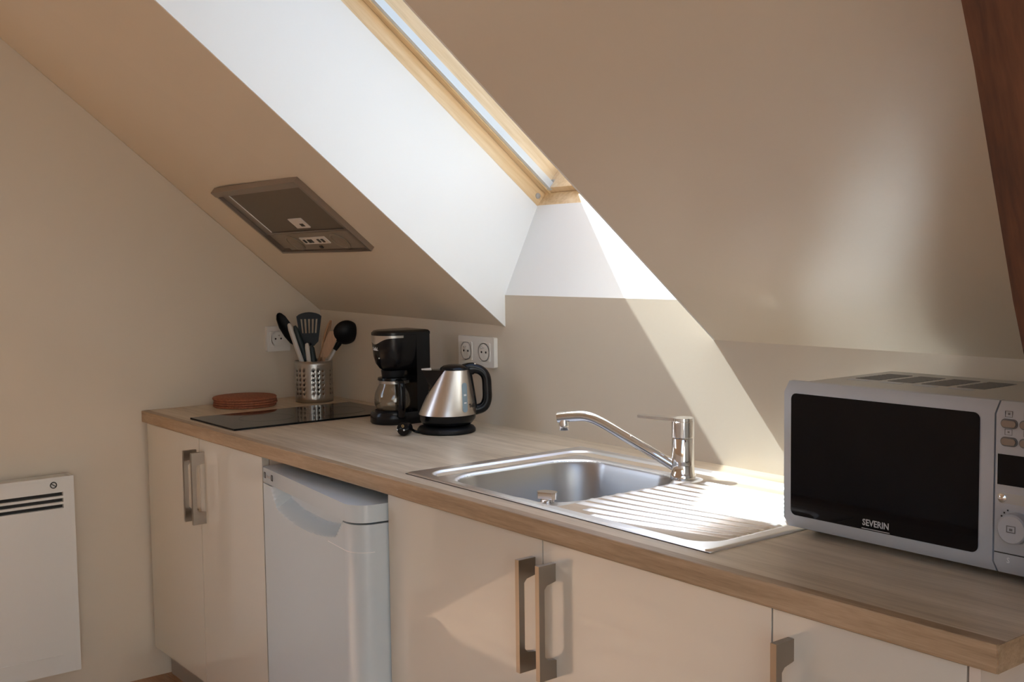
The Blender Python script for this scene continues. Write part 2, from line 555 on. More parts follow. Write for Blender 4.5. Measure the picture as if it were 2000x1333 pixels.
# ------------------------------------------------------------------ worktop and cabinets
H = 0.807
TK = 0.033
L = 2.651
BX0, BX1, BY0, BY1 = 1.452, 1.778, 0.082, 0.442     # sink bowl opening
wt = thing('worktop', 'long bleached oak laminate worktop running along the low wall', 'worktop', (0, 0, H - TK))
cb = B()
prof = [(0.001, 0), (0.60, 0), (0.60, TK)] + [(0.0018 - 0.0018 * math.sin(a), TK - 0.0018 + 0.0018 * math.cos(a)) for a in (0, PI / 8, PI / 4, 3 * PI / 8, PI / 2)] + [(0, 0.003)]
hx0, hx1, hy0, hy1 = BX0 - 0.02, BX1 + 0.02, BY0 - 0.012, BY1 + 0.02
# top board as four strips around the sink cut-out, joined
def wprism(y0, y1, x0, x1):
    prism(cb, [(y0, 0), (y1, 0), (y1, TK), (y0, TK)], x0, x1, 'x')
wprism(0.02, hy0, 0.0015, L - 0.0015)
wprism(hy1, 0.60, 0.0015, L - 0.0015)
wprism(hy0, hy1, 0.0015, hx0)
wprism(hy0, hy1, hx1, L - 0.0015)
bmesh.ops.remove_doubles(cb, verts=cb.verts, dist=1e-5)
obj('top_board', cb, 'counter', wt)
eb = B()
prism(eb, [(0.02, 0), (0.02, TK)] + prof[3:] + [(0.001, 0)], 0.0015, L - 0.0015, 'x')
en = obj('front_edge', eb, 'edge', wt)
en['label'] = 'oak front edge, browned to show it in weaker light'
obj('end_edge', bx(L - 0.0015, L, 0.002, 0.60, 0, TK - 0.0005), 'edge', wt)

DZ0, DZ1 = 0.096, H - TK - 0.004
YD = 0.010
def handle(parent, x, dz, side):
    """flat nickel bow handle standing on edge"""
    hb = B()
    hl, hd = 0.193, 0.036
    outer = [(0, 0), (-hd, 0), (-hd, hl), (0, hl), (0, hl - 0.030), (-hd + 0.017, hl - 0.034), (-hd + 0.0115, hl - 0.040), (-hd + 0.0115, 0.040), (-hd + 0.017, 0.034), (0, 0.030)]
    prism(hb, [(p[0] + YD - 0.0, p[1] + dz) for p in outer], x - 0.005, x + 0.005, 'x')
    return obj('handle', hb, 'nickel', parent, bevel=0.0012, seg=2)

def cabinet(name, label, x0, x1, doors, hz, ends=()):
    t = thing(name, label, 'cabinet', (0, 0, 0))
    bd = B()
    z0 = 0.094
    box(bd, x0, x0 + 0.016, 0.03, 0.57, z0, DZ1)
    box(bd, x1 - 0.016, x1, 0.03, 0.57, z0, DZ1)
    box(bd, x0 + 0.016, x1 - 0.016, 0.03, 0.57, z0, z0 + 0.016)
    box(bd, x0 + 0.016, x1 - 0.016, 0.554, 0.57, z0 + 0.016, DZ1)
    obj('carcass', bd, 'carcass', t)
    for a, b_, hx in doors:
        d = obj('door', bx(a + 0.0015, b_ - 0.0015, YD, YD + 0.018, DZ0, DZ1), 'lacquer', t, bevel=0.0012)
        handle(d, hx, hz, 1)
    for a, b_ in ends:
        obj('end_panel', bx(a, b_, YD - 0.001, 0.57, 0.0, DZ1 + 0.002), 'carcass', t, bevel=0.001)
    obj('plinth', bx(x0, x1, 0.06, 0.076, 0.0, 0.094), 'plinth', t)
    return t
cabinet('base_cabinet', 'cream gloss two-door base cabinet below the black hob', 0.012, 0.788, [(0.014, 0.403, 0.378), (0.403, 0.788, 0.432)], 0.545)
cabinet('sink_cabinet', 'cream gloss two-door base cabinet below the sink', 1.362, 2.332, [(1.362, 1.852, 1.827), (1.852, 2.332, 1.880)], 0.545)
cabinet('narrow_cabinet', 'narrow cream gloss single-door cabinet below the microwave', 2.332, 2.611, [(2.332, 2.611, 2.363)], 0.545, ends=[(2.613, 2.627)])

# ------------------------------------------------------------------ fridge, turned slightly outwards
fg = thing('fridge', 'small white under-counter fridge with scooped door handle between the cabinets', 'fridge', (0.805, 0.000, 0.0), math.radians(-6.6))
FW, FD = 0.548, 0.50
FR = 0.045
def fplan(y0, y1, x0=0.0, r=FR):
    pts = [(x0, y1), (x0, y0 + 0.01), (x0 + 0.003, y0 + 0.003), (x0 + 0.01, y0)]
    for i in range(9):
        a = -PI / 2 + (PI / 2) * i / 8
        pts.append((FW - r + r * math.cos(a), y0 + r + r * math.sin(a)))
    pts.append((FW, y1))
    return pts
LZ0, LZ1 = 0.716, 0.752
bd = B()
prism(bd, [(0.004, 0.105), (FW - 0.006, 0.105), (FW - 0.056, FD), (-0.046, FD)], 0.02, LZ0 - 0.002, 'z')
obj('body', bd, 'white', fg, bevel=0.003)
ld = B()
prism(ld, fplan(0, 0.10) + [(FW - 0.032, 0.34), (-0.03, 0.34)], LZ0, LZ1, 'z')
obj('lid', ld, 'white', fg, bevel=0.009, seg=4)
# door with the scooped grip: front face is a grid pressed in
dr = B()
DT = LZ0 - 0.004
def grip(x, z):
    """depth of the grip scoop at (x, z)"""
    u = (x - 0.055) / (FW - 0.055 - 0.055)
    if u <= 0 or u >= 1:
        return 0.0
    low = DT - 0.012 - 0.048 * (math.sin(PI * min(1, max(0, (u * 0.86 + 0.10)))) ** 0.6)
    e_ = min(1, min(u, 1 - u) / 0.10)
    low = DT - (DT - low) * e_
    if z <= low:
        return 0.0
    return 0.036 * min(1.0, (z - low) / 0.022) * min(1, e_ * 1.3)
NXg, zlist = 70, [0.06, 0.3, 0.55, 0.60] + [0.61 + (DT - 0.61) * i / 34 for i in range(35)]
gridv = []
for z in zlist:
    row = []
    for i in range(NXg + 1):
        x = 0.006 + (FW - FR - 0.006) * i / NXg
        row.append(dr.verts.new((x, grip(x, z) + 0.0015, z)))
    for i in range(1, 9):
        a = -PI / 2 + (PI / 2) * i / 8
        row.append(dr.verts.new((FW - FR + FR * math.cos(a), FR + FR * math.sin(a) + 0.0015, z)))
    row.append(dr.verts.new((FW, 0.10, z)))
    row.append(dr.verts.new((0.006, 0.10, z)))
    gridv.append(row)
nr = len(gridv[0])
for a, b_ in zip(gridv[:-1], gridv[1:]):
    for i in range(nr):
        dr.faces.new((a[i], a[(i + 1) % nr], b_[(i + 1) % nr], b_[i]))
dr.faces.new(gridv[0][::-1])
dr.faces.new(gridv[-1])
obj('door', dr, 'white', fg, smooth=True, angle=28)
sm = B()
prism(sm, [(p[0], p[1] - 0.0006) for p in fplan(0.0015, 0.06, 0.40)][3:-1] + [(FW - 0.01, 0.05)], 0.655, 0.6563, 'z')
obj('door_seam', sm, 'printw', fg)
mt_ = frame_m((0.035, -0.0006, 0.7345), (1, 0, 0), (0, 0, 1))
for i, xx in enumerate((0.018, 0.067)):
    lg = B()
    for a in ((0, 0.011, 0.0, 0.0022), (0, 0.011, 0.0118, 0.014), (0, 0.0026, 0.0022, 0.0118), (0.0084, 0.011, 0.0022, 0.0118)):
        box(lg, xx + a[0], xx + a[1], -0.0007, 0.0003, 0.7275 + a[2], 0.7275 + a[3])
    obj('logo', lg, 'printd', fg)
lg = B()
for i in range(5):
    box(lg, 0.033 + i * 0.0064, 0.0365 + i * 0.0064, -0.0006, 0.0003, 0.730 + 0.001 * (i % 2), 0.737 - 0.001 * (i % 3))
obj('logo', lg, 'printg', fg)

# ------------------------------------------------------------------ hob
hb = thing('hob', 'black glass two-ring hob set into the worktop', 'hob', (0.285, 0.035, H))
obj('glass_plate', bx(0, 0.29, 0, 0.505, 0.0005, 0.0055), 'hob', hb, bevel=0.0015)
for cy, r in ((0.16, 0.075), (0.37, 0.09)):
    rg = B()
    loft(rg, [ring(0.145, cy, 0.0057, r, 48), ring(0.145, cy, 0.0057, r - 0.002, 48), ring(0.145, cy, 0.0054, r - 0.002, 48), ring(0.145, cy, 0.0054, r, 48)], closed=True)
    obj('cooking_ring', rg, 'hobmark', hb)

# ------------------------------------------------------------------ sink (pressed stainless sheet)
SX0, SX1, SY0_, SY1 = 1.364, 2.184, 0.052, 0.527
sk = thing('kitchen_sink', 'stainless steel inset sink with single bowl and ribbed drainer', 'sink', (0, 0, H))
def sdrr(x, y, x0, x1, y0, y1, r):
    cx, cy = (x0 + x1) / 2, (y0 + y1) / 2
    qx = abs(x - cx) - (x1 - x0) / 2 + r
    qy = abs(y - cy) - (y1 - y0) / 2 + r
    return math.hypot(max(qx, 0), max(qy, 0)) + min(max(qx, qy), 0) - r
def sst(a, b, v):
    t = min(1, max(0, (v - a) / (b - a)))
    return t * t * (3 - 2 * t)
NR = 12
def rib_y(i, x):
    u = min(1, max(0, (x - 1.80) / (2.145 - 1.80)))
    return (0.072 + 0.0325 * i) * (1 - u ** 1.3) + (0.150 + 0.0272 * i) * u ** 1.3
def rib_x0(i):
    yl = 0.072 + 0.0325 * i
    return 1.885 - 0.095 * sst(0.07, 0.15, yl) + 0.035 * sst(0.36, 0.44, yl)
def sheet(x, y):
    d = -sdrr(x, y, SX0, SX1, SY0_, SY1, 0.012)
    z = 0.0012 + 0.0030 * sst(0.0, 0.004, d)
    # recessed field with rounded corners
    f = sdrr(x, y, SX0 + 0.034, SX1 - 0.030, SY0_ + 0.026, SY1 - 0.030, 0.045)
    z -= 0.0045 * sst(0.004, -0.006, f)
    # bowl
    b = sdrr(x, y, BX0, BX1, BY0, BY1, 0.085)
    z -= 0.004 * sst(0.012, 0.0, b)
    z -= 0.135 * sst(0.003, -0.034, b) ** 0.8 + 0.010 * sst(-0.03, -0.15, b)
    if x > 1.77 and b > 0.012:
        best = 9
        for i in range(NR):
            x0 = rib_x0(i)
            if x < x0 - 0.01 or x > 2.155:
                continue
            if math.hypot(x - 1.775, rib_y(i, x) - 0.428) < 0.040:
                continue
            dy = abs(y - rib_y(i, x))
            if dy < 0.010:
                e_ = sst(x0 - 0.006, x0 + 0.012, x) * sst(2.153, 2.143, x)
                z += 0.0042 * e_ * (0.5 + 0.5 * math.cos(PI * dy / 0.010))
    # raised pad round the tap
    pd = math.hypot(x - 1.775, y - 0.428)
    z += 0.0022 * sst(0.040, 0.032, pd)
    # drainage channel at the low corner of the bowl
    return z
STEP = 0.0028
nx = int(round((SX1 - SX0) / STEP))
ny = int(round((SY1 - SY0_) / STEP))
hz = [[sheet(SX0 + (SX1 - SX0) * i / nx, SY0_ + (SY1 - SY0_) * j / ny) for i in range(nx + 1)] for j in range(ny + 1)]
def hnorm(i, j):
    i0, i1, j0, j1 = max(i - 1, 0), min(i + 1, nx), max(j - 1, 0), min(j + 1, ny)
    gx = (hz[j][i1] - hz[j][i0]) / ((i1 - i0) * (SX1 - SX0) / nx)
    gy = (hz[j1][i] - hz[j0][i]) / ((j1 - j0) * (SY1 - SY0_) / ny)
    return Vector((-gx, -gy, 1)).normalized()
groups = {'deck': [], 'bowl': [], 'drainer': []}
for j in range(ny):
    for i in range(nx):
        x = SX0 + (SX1 - SX0) * (i + 0.5) / nx
        y = SY0_ + (SY1 - SY0_) * (j + 0.5) / ny
        if sdrr(x, y, BX0, BX1, BY0, BY1, 0.085) < 0.004:
            groups['bowl'].append((i, j))
        elif x > 1.83 and sdrr(x, y, 1.80, SX1 - 0.030, SY0_ + 0.026, SY1 - 0.030, 0.02) < 0:
            groups['drainer'].append((i, j))
        else:
            groups['deck'].append((i, j))
for gname, cells in groups.items():
    idx, verts, faces, nrm = {}, [], [], []
    def vid(i, j):
        k_ = (i, j)
        if k_ not in idx:
            idx[k_] = len(verts)
            verts.append((SX0 + (SX1 - SX0) * i / nx, SY0_ + (SY1 - SY0_) * j / ny, hz[j][i]))
            nrm.append(hnorm(i, j))
        return idx[k_]
    for i, j in cells:
        faces.append((vid(i, j), vid(i + 1, j), vid(i + 1, j + 1), vid(i, j + 1)))
    me = bpy.data.meshes.new(gname)
    me.from_pydata(verts, [], faces)
    me.update()
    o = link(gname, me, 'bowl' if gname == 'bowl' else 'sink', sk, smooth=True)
    me.normals_split_custom_set_from_vertices([n[:] for n in nrm])
rm = B()
for a in ((SX0, SX1, SY0_, SY0_ + 0.003), (SX0, SX1, SY1 - 0.003, SY1), (SX0, SX0 + 0.003, SY0_ + 0.003, SY1 - 0.003), (SX1 - 0.003, SX1, SY0_ + 0.003, SY1 - 0.003)):
    box(rm, a[0], a[1], a[2], a[3], 0.0001, 0.0014)
obj('rim', rm, 'sink', sk)
dn = B()
lathe(dn, [(0.030, 0.002), (0.043, 0.003), (0.045, 0.001), (0.045, 0.0)], 32, 1.615, 0.262)
for v in dn.verts:
    v.co.z += sheet(1.615, 0.262)
obj('drain_strainer', dn, 'chrome', sk, smooth=True)
# waste control knob
kn = thing('waste_knob', 'small chrome pop-up waste knob at the front corner of the sink bowl', 'knob', (1.757, 0.100, H + 0.0012), math.radians(20))
kb = B()
lathe(kb, [(0.013, -0.001), (0.013, 0.004), (0.0115, 0.005)], 28)
obj('stem', kb, 'chrome', kn, smooth=True)
kp = B()
pts = [(0.019 * math.cos(a), 0.014 * math.sin(a)) for a in [PI * i / 14 for i in range(15)]] + [(-0.019, -0.005), (-0.014, -0.010), (0.014, -0.010), (0.019, -0.005)]
prism(kp, pts, 0.005, 0.017, 'z')
obj('grip', kp, 'chrome', kn, bevel=0.002, seg=3)

# ------------------------------------------------------------------ tap
tp = thing('kitchen_tap', 'chrome single-lever mixer tap standing on the sink', 'tap', (1.775, 0.428, H + sheet(1.775, 0.428) + 0.0003), math.atan2(-0.51, -0.86))
R_ = 0.0215
lathe_b = lathe(B(), [(0.0245, 0), (0.0245, 0.008), (0.0235, 0.010), (R_ + 0.001, 0.012), (R_, 0.030), (R_, 0.078), (R_ - 0.001, 0.0795)], 40)
obj('body', lathe_b, 'chrome', tp, smooth=True)
lathe_b = lathe(B(), [(R_ - 0.001, 0.0805), (R_ + 0.0005, 0.082), (R_ + 0.0005, 0.112), (R_ - 0.001, 0.1135)], 40)
hd = obj('cartridge_cap', lathe_b, 'chrome', tp, smooth=True)
lv = B()
prism(lv, [(R_, -0.012), (R_ + 0.065, -0.009), (R_ + 0.068, -0.006), (R_ + 0.068, 0.006), (R_ + 0.065, 0.009), (R_, 0.012)] + [(R_ * math.cos(a), R_ * math.sin(a)) for a in [PI * 0.2 + PI * 1.6 * i / 16 for i in range(17)]], 0.1135, 0.1190, 'z')
for v in lv.verts:
    if v.co.x > 0.03:
        v.co.z += (v.co.x - 0.03) * 0.05
obj('lever', lv, 'chrome', tp, bevel=0.0012)
sp = B()
path = smooth_path([(0.012, 0, 0.020), (0.06, 0, 0.047), (0.12, 0, 0.079), (0.165, 0, 0.103), (0.195, 0, 0.1135), (0.225, 0, 0.113), (0.256, 0, 0.109)], 6)
rads = [0.0098 + 0.0012 * (i / len(path)) for i in range(len(path))]
tube(sp, path, rads, 18)
spo = obj('spout', sp, 'chrome', tp, smooth=True)
ae = lathe(B(), [(0.0095, 0.084), (0.0105, 0.0855), (0.0105, 0.096), (0.0095, 0.108)], 24, 0.243, 0)
obj('aerator', ae, 'chrome', spo, smooth=True)

# ------------------------------------------------------------------ extractor hood in the slope
HX0, HX1, HT0, HT1 = 0.262, 0.765, -0.797, -0.521
hc = ((HX0 + HX1) / 2, (HT0 + HT1) / 2)
hood = slope_empty('extractor_hood', hc[0], hc[1], 0.008)
tag(hood, 'bronze-grey built-in extractor hood set in the sloping ceiling', 'extractor hood')
def hp(name, x0, x1, t0, t1, h0, h1, material, bevel=0.0015, parent=hood):
    return obj(name, bx(x0 - hc[0], x1 - hc[0], t0 - hc[1], t1 - hc[1], h0, h1), material, parent, bevel=bevel)
hp('back_plate', HX0 + 0.01, HX1 - 0.01, HT0 + 0.005, HT1 - 0.005, -0.0005, 0.004, 'hoodb', 0)
hp('frame_bar', HX0, HX1, HT0, HT0 + 0.020, -0.016, 0.003, 'hoodm', 0.004)
hp('frame_bar', HX0, HX0 + 0.010, HT0 + 0.020, HT1, -0.014, 0.003, 'hoodm', 0.003)
hp('frame_bar', HX1 - 0.010, HX1, HT0 + 0.020, HT1, -0.014, 0.003, 'hoodm', 0.003)
hp('frame_bar', HX0 + 0.010, HX1 - 0.010, HT1 - 0.008, HT1, -0.014, 0.003, 'hoodm', 0.003)
hp('side_band', HX0 + 0.012, HX0 + 0.066, HT0 + 0.022, HT1 - 0.075, -0.005, 0.000, 'hoodm', 0.001)
ft = hp('filter', HX0 + 0.070, HX1 - 0.016, HT0 + 0.024, HT0 + 0.186, -0.008, 0.000, 'filter', 0.001)
hp('filter_rim', HX0 + 0.0665, HX0 + 0.0695, HT0 + 0.024, HT0 + 0.186, -0.0095, 0.0, 'printw', 0, ft)
hp('filter_rim', HX0 + 0.066, HX1 - 0.014, HT0 + 0.187, HT0 + 0.193, -0.011, 0.0, 'hoodm', 0.001, ft)
st = hp('filter_latch', 0.508, 0.582, -0.660, -0.622, -0.0105, -0.0078, 'sticker', 0.0005)
hp('latch_slot', 0.545, 0.565, -0.640, -0.629, -0.0112, -0.0104, 'printd', 0, st)
cp = hp('control_panel', HX0 + 0.066, HX1 - 0.014, HT1 - 0.080, HT1 - 0.009, -0.009, 0.000, 'hoodb', 0.002)
for lx in (0.400, 0.655):
    lm = lathe(B(), [(0.036, 0.0), (0.036, 0.0115), (0.031, 0.013), (0.029, 0.011), (0.012, 0.0115), (0.002, 0.012)], 36)
    for v in lm.verts:
        v.co = Vector((lx - hc[0] + v.co.x, -0.562 - hc[1] + v.co.y * 0.86, -v.co.z))
    obj('lamp', lm, 'hoodb', hood, smooth=True)
sw = hp('switch_plate', 0.455, 0.598, -0.583, -0.556, -0.0115, -0.008, 'sticker', 0.001, cp)
for sx_ in (0.473, 0.497, 0.512, 0.553, 0.575):
    hp('button', sx_ - 0.005, sx_ + 0.005, -0.576, -0.563, -0.0135, -0.0113, 'printd', 0.001, cp)
hp('button', 0.517, 0.530, -0.545, -0.537, -0.0125, -0.0088, 'printd', 0.001, cp)

# ------------------------------------------------------------------ radiator
rd = thing('wall_radiator', 'white electric panel radiator on the left wall', 'radiator', (0, -0.60, 0.10))
RY0, RY1, RH = -0.36, 0.368, 0.543
obj('casing', bx(0.012, 0.050, RY0 + 0.012, RY1 - 0.012, 0.005, RH - 0.005), 'dark', rd)
fp = B()
ya, yb = RY0, RY1
box(fp, 0.050, 0.062, ya, yb, 0.0, 0.463)
zz = [0.463, 0.473, 0.481, 0.490, 0.498, 0.507]
zz = [(0.4735, 0.4802), (0.4905, 0.4972)]
for a, b_ in zz:
    box(fp, 0.050, 0.0615, ya + 0.02, yb - 0.018, a, b_)
box(fp, 0.050, 0.062, ya, ya + 0.02, 0.463, 0.508)
box(fp, 0.050, 0.062, yb - 0.018, yb, 0.463, 0.508)
box(fp, 0.050, 0.062, ya, yb, 0.508, RH)
bmesh.ops.remove_doubles(fp, verts=fp.verts, dist=1e-6)
obj('front_panel', fp, 'radw', rd)
obj('side_panel', bx(0.010, 0.0622, yb - 0.002, yb + 0.012, -0.006, RH + 0.008), 'radw', rd, bevel=0.006, seg=4)
obj('side_panel', bx(0.010, 0.0622, ya - 0.012, ya + 0.002, -0.006, RH + 0.008), 'radw', rd, bevel=0.006, seg=4)
obj('top_panel', bx(0.010, 0.0615, ya, yb, RH, RH + 0.008), 'radw', rd, bevel=0.003, seg=3)
obj('bottom_panel', bx(0.010, 0.0615, ya, yb, -0.006, 0.0), 'radw', rd, bevel=0.002)
for z in (0.088, 0.045):
    obj('press_line', bx(0.0618, 0.0626, ya + 0.03, yb - 0.035, z, z + 0.0025), 'radw', rd)
kn_ = B()
lathe(kn_, [(0.0095, 0.0), (0.0095, 0.0016), (0.0068, 0.0016), (0.0068, 0.0)], 28, cap=False, closed=True)
box(kn_, -0.007, 0.007, -0.0012, 0.0012, 0.0, 0.0015)
for v in kn_.verts:
    c_, s_ = math.cos(-0.6), math.sin(-0.6)
    a, b_ = v.co.x * c_ - v.co.y * s_, v.co.x * s_ + v.co.y * c_
    v.co = Vector((0.0622 + v.co.z, 0.325 + a, 0.530 + b_))
obj('power_mark', kn_, 'printd', rd)
obj('wall_bracket', bx(0.0005, 0.012, ya + 0.1, ya + 0.14, 0.1, 0.44), 'grey', rd)
obj('wall_bracket', bx(0.0005, 0.012, yb - 0.14, yb - 0.1, 0.1, 0.44), 'grey', rd)

# ------------------------------------------------------------------ sockets
def socket(name, label, loc, rotz, n, group=None):
    t = thing(name, label, 'socket', loc, rotz, group)
    w = 0.080 * n
    s = B()
    prism(s, rrect(-w / 2, w / 2, -0.040, 0.040, 0.004, 3), -0.012, -0.0005, 'y')
    # prism poly is (x, z)
    obj('plate', s, 'socket', t, bevel=0.0025, seg=3)
    for i in range(n):
        cx = -w / 2 + 0.040 + 0.080 * i - 0.002
        obj('insert', prism(B(), rrect(cx - 0.026, cx + 0.026, -0.0245, 0.0245, 0.003, 3), -0.0138, -0.0118, 'y'), 'socket', t, bevel=0.0008)
        well = B()
        lathe(well, [(0.0245, 0.0145), (0.0225, 0.0145), (0.0205, 0.0139), (0.002, 0.0139)], 32)
        for v in well.verts:
            v.co = Vector((cx + v.co.x, -v.co.z, v.co.y))
        wl_ = obj('well', well, 'socket', t, smooth=True)
        for px_, pz_ in ((-0.0095, 0), (0.0095, 0)):
            pn = lathe(B(), [(0.0030, 0.0141), (0.0030, 0.0152), (0.001, 0.0152)], 12)
            for v in pn.verts:
                v.co = Vector((cx + px_ + v.co.x, -v.co.z, pz_ + v.co.y))
            obj('pin_hole', pn, 'dark', wl_)
        pn = lathe(B(), [(0.0024, 0.0139), (0.0022, 0.022), (0.001, 0.0225)], 12)
        for v in pn.verts:
            v.co = Vector((cx + v.co.x, -v.co.z, 0.011 + v.co.y))
        obj('earth_pin', pn, 'chrome', wl_, smooth=True)
    return t
socket('double_socket', 'white double wall socket on the low wall behind the kettle', (0.877, 0.60, 0.997), 0, 2)
socket('single_socket', 'white single wall socket on the left wall behind the utensils', (0.0, 0.443, 0.998), math.radians(90), 1)

# ------------------------------------------------------------------ cork trivets
for i in range(4):
    c = B()
    r = 0.094 + 0.0012 * (i % 2)
    lathe(c, [(r - 0.0025, 0.0), (r, 0.0020), (r, 0.0050), (r - 0.0025, 0.0070)], 44)
    o = obj('cork_trivet', c, 'cork', smooth=True)
    o.location = (0.104 + 0.0015 * ((i * 7) % 3 - 1), 0.282 + 0.001 * ((i * 5) % 3 - 1), H + 0.0003 + 0.0072 * i)
    tag(o, ['bottom', 'second from bottom', 'second from top', 'top'][i] + ' round red-brown cork trivet of the stack beside the hob', 'trivet', 'stack of cork trivets')

# ------------------------------------------------------------------ utensil pot
PX, PY, PR, PH = 0.154, 0.490, 0.0580, 0.127
pt = thing('utensil_pot', 'perforated stainless steel pot holding the cooking utensils', 'pot', (PX, PY, H + 0.0005), math.radians(-32))
pw = B()
NS = 72
zrow = [0.0, 0.012, 0.0235] + [0.0235 + 0.0142 * i + d for i in range(6) for d in (0.0054, 0.0142)] + [0.115, PH]
rings_ = [[pw.verts.new((PR * math.cos(2 * PI * s / NS), PR * math.sin(2 * PI * s / NS), z)) for s in range(NS)] for z in zrow]
for r in range(len(zrow) - 1):
    hole_row = 2 <= r < 14 and r % 2 == 0
    for s in range(NS):
        if hole_row and s % 12 in (0, 3, 6):
            continue
        a, b_ = rings_[r], rings_[r + 1]
        pw.faces.new((a[s], a[(s + 1) % NS], b_[(s + 1) % NS], b_[s]))
po = obj('wall', pw, 'steel', pt, smooth=True)
sm_ = po.modifiers.new('thickness', 'SOLIDIFY')
sm_.thickness = 0.0009
obj('base', lathe(B(), [(PR - 0.001, 0.0), (PR - 0.001, 0.002)], 48), 'steel', pt)
rl_ = B()
loft(rl_, [[((PR + 0.0009 * math.cos(b_)) * math.cos(2 * PI * s / 48), (PR + 0.0009 * math.cos(b_)) * math.sin(2 * PI * s / 48), PH + 0.0009 * math.sin(b_)) for s in range(48)] for b_ in [2 * PI * q_ / 8 for q_ in range(8)]], closed=True)
obj('rolled_rim', rl_, 'chrome', pt, smooth=True)

VD = Vector((-0.885, 0.466, 0))           # away from the photo's viewpoint
RD = Vector((0.466, 0.885, 0))            # towards the right
def UP(a, z, d=0.0):
    """a: offset along RD from pot axis, z above floor, d: offset along VD"""
    return Vector((PX, PY, 0)) + RD * a + VD * d + Vector((0, 0, z))
def stick(bm, p0, p1, r0, r1, n=10):
    return tube(bm, [p0, p0.lerp(p1, 0.5), p1], [r0, (r0 + r1) / 2, r1], n)
def blade(bm, p0, p1, outline, thick, wdir=RD, bowl=0.0, ndir=None):
    """flat head from p0 to p1; outline = [(u, half width)]"""
    ax = (p1 - p0)
    nd = (wdir.cross(ax)).normalized()
    rings = []
    for u, w in outline:
        c = p0 + ax * u
        r = []
        m_ = 7
        for i in range(m_):
            s = -1 + 2 * i / (m_ - 1)
            r.append(c + wdir * w * s + nd * (thick / 2 - bowl * (1 - s * s) * min(1, 6 * u * (1 - u) + 0.1)))
        for i in range(m_):
            s = 1 - 2 * i / (m_ - 1)
            r.append(c + wdir * w * s + nd * (-thick / 2 - bowl * (1 - s * s) * min(1, 6 * u * (1 - u) + 0.1)))
        rings.append(r)
    return loft(bm, rings)
def ut(name, label, cat):
    return thing(name, label, cat, (0, 0, 0), 0, 'utensils in the steel pot')
zb = H + 0.006
# slotted turner
t = ut('slotted_turner', 'black slotted turner standing in the steel pot', 'turner')
d0 = 0.022
obj('handle', stick(B(), UP(-0.004, zb, -0.0), UP(-0.011, 0.988, d0), 0.0042, 0.005), 'blackm', t, smooth=True)
hd_b = B()
for a in (-1, -0.5, 0, 0.5, 1):
    pass
def quad_bar(bm, pts, th=0.0025):
    nd = VD * th / 2
    fr = [bm.verts.new(p - nd) for p in pts]
    bk = [bm.verts.new(p + nd) for p in pts]
    n = len(pts)
    bm.faces.new(fr)
    bm.faces.new(bk[::-1])
    for i in range(n):
        bm.faces.new((fr[i], bk[i], bk[(i + 1) % n], fr[(i + 1) % n]))
def tw(s, z):
    u = (z - 0.985) / (1.080 - 0.985)
    return UP(s * (0.0265 + 0.0135 * u) - 0.011, z, d0 + 0.004 * u)
N5 = 5
quad_bar(hd_b, [tw(-0.55, 0.978), tw(0.55, 0.978), tw(1, 0.992), tw(1, 1.018), tw(-1, 1.018), tw(-1, 0.992)])
arc = [tw(s, 1.0745 + 0.009 * math.cos(s * PI / 2) - 0.004 * (abs(s) ** 6)) for s in (1, 0.8, 0.55, 0.25, 0, -0.25, -0.55, -0.8, -1)]
quad_bar(hd_b, [tw(-1, 1.062), tw(1, 1.062)] + arc)
edges = [-1, -0.70, -0.56, -0.40, -0.24, -0.08, 0.08, 0.24, 0.40, 0.56, 0.70, 1]
for i in range(0, len(edges), 2):
    quad_bar(hd_b, [tw(edges[i], 1.018), tw(edges[i + 1], 1.018), tw(edges[i + 1], 1.062), tw(edges[i], 1.062)])
obj('head', hd_b, 'blackm', t)
# ladle
t = ut('soup_ladle', 'black round soup ladle leaning to the right of the steel pot', 'ladle')
obj('handle', stick(B(), UP(-0.022, zb, 0.01), UP(0.078, 0.984, 0.0), 0.0045, 0.0050), 'utgrey', t, smooth=True)
lb = B()
cc = UP(0.101, 1.020, -0.006)
seg = 28
nr_ = 9
axd = (-VD * 0.88 + Vector((0, 0, -0.30)) + RD * 0.15).normalized()     # bowl bulges to the viewer
e1 = axd.orthogonal().normalized()
e2 = axd.cross(e1)
rr = []
for q_ in range(nr_):
    a = 0.06 + (PI / 2 - 0.06) * q_ / (nr_ - 1)
    rr.append([cc + axd * 0.026 * math.cos(a) + (e1 * math.cos(2 * PI * s / seg) + e2 * math.sin(2 * PI * s / seg)) * 0.040 * math.sin(a) for s in range(seg)])
for q_ in reversed(range(nr_)):
    a = 0.06 + (PI / 2 - 0.06) * q_ / (nr_ - 1)
    rr.append([cc + axd * 0.0235 * math.cos(a) + (e1 * math.cos(2 * PI * s / seg) + e2 * math.sin(2 * PI * s / seg)) * 0.0378 * math.sin(a) for s in range(seg)])
loft(lb, rr)
tube(lb, [UP(0.066, 0.966, -0.001), UP(0.078, 0.984, -0.003), UP(0.088, 1.000, -0.008)], [0.007, 0.009, 0.008], 10)
obj('bowl', lb, 'blackm', t, smooth=True)
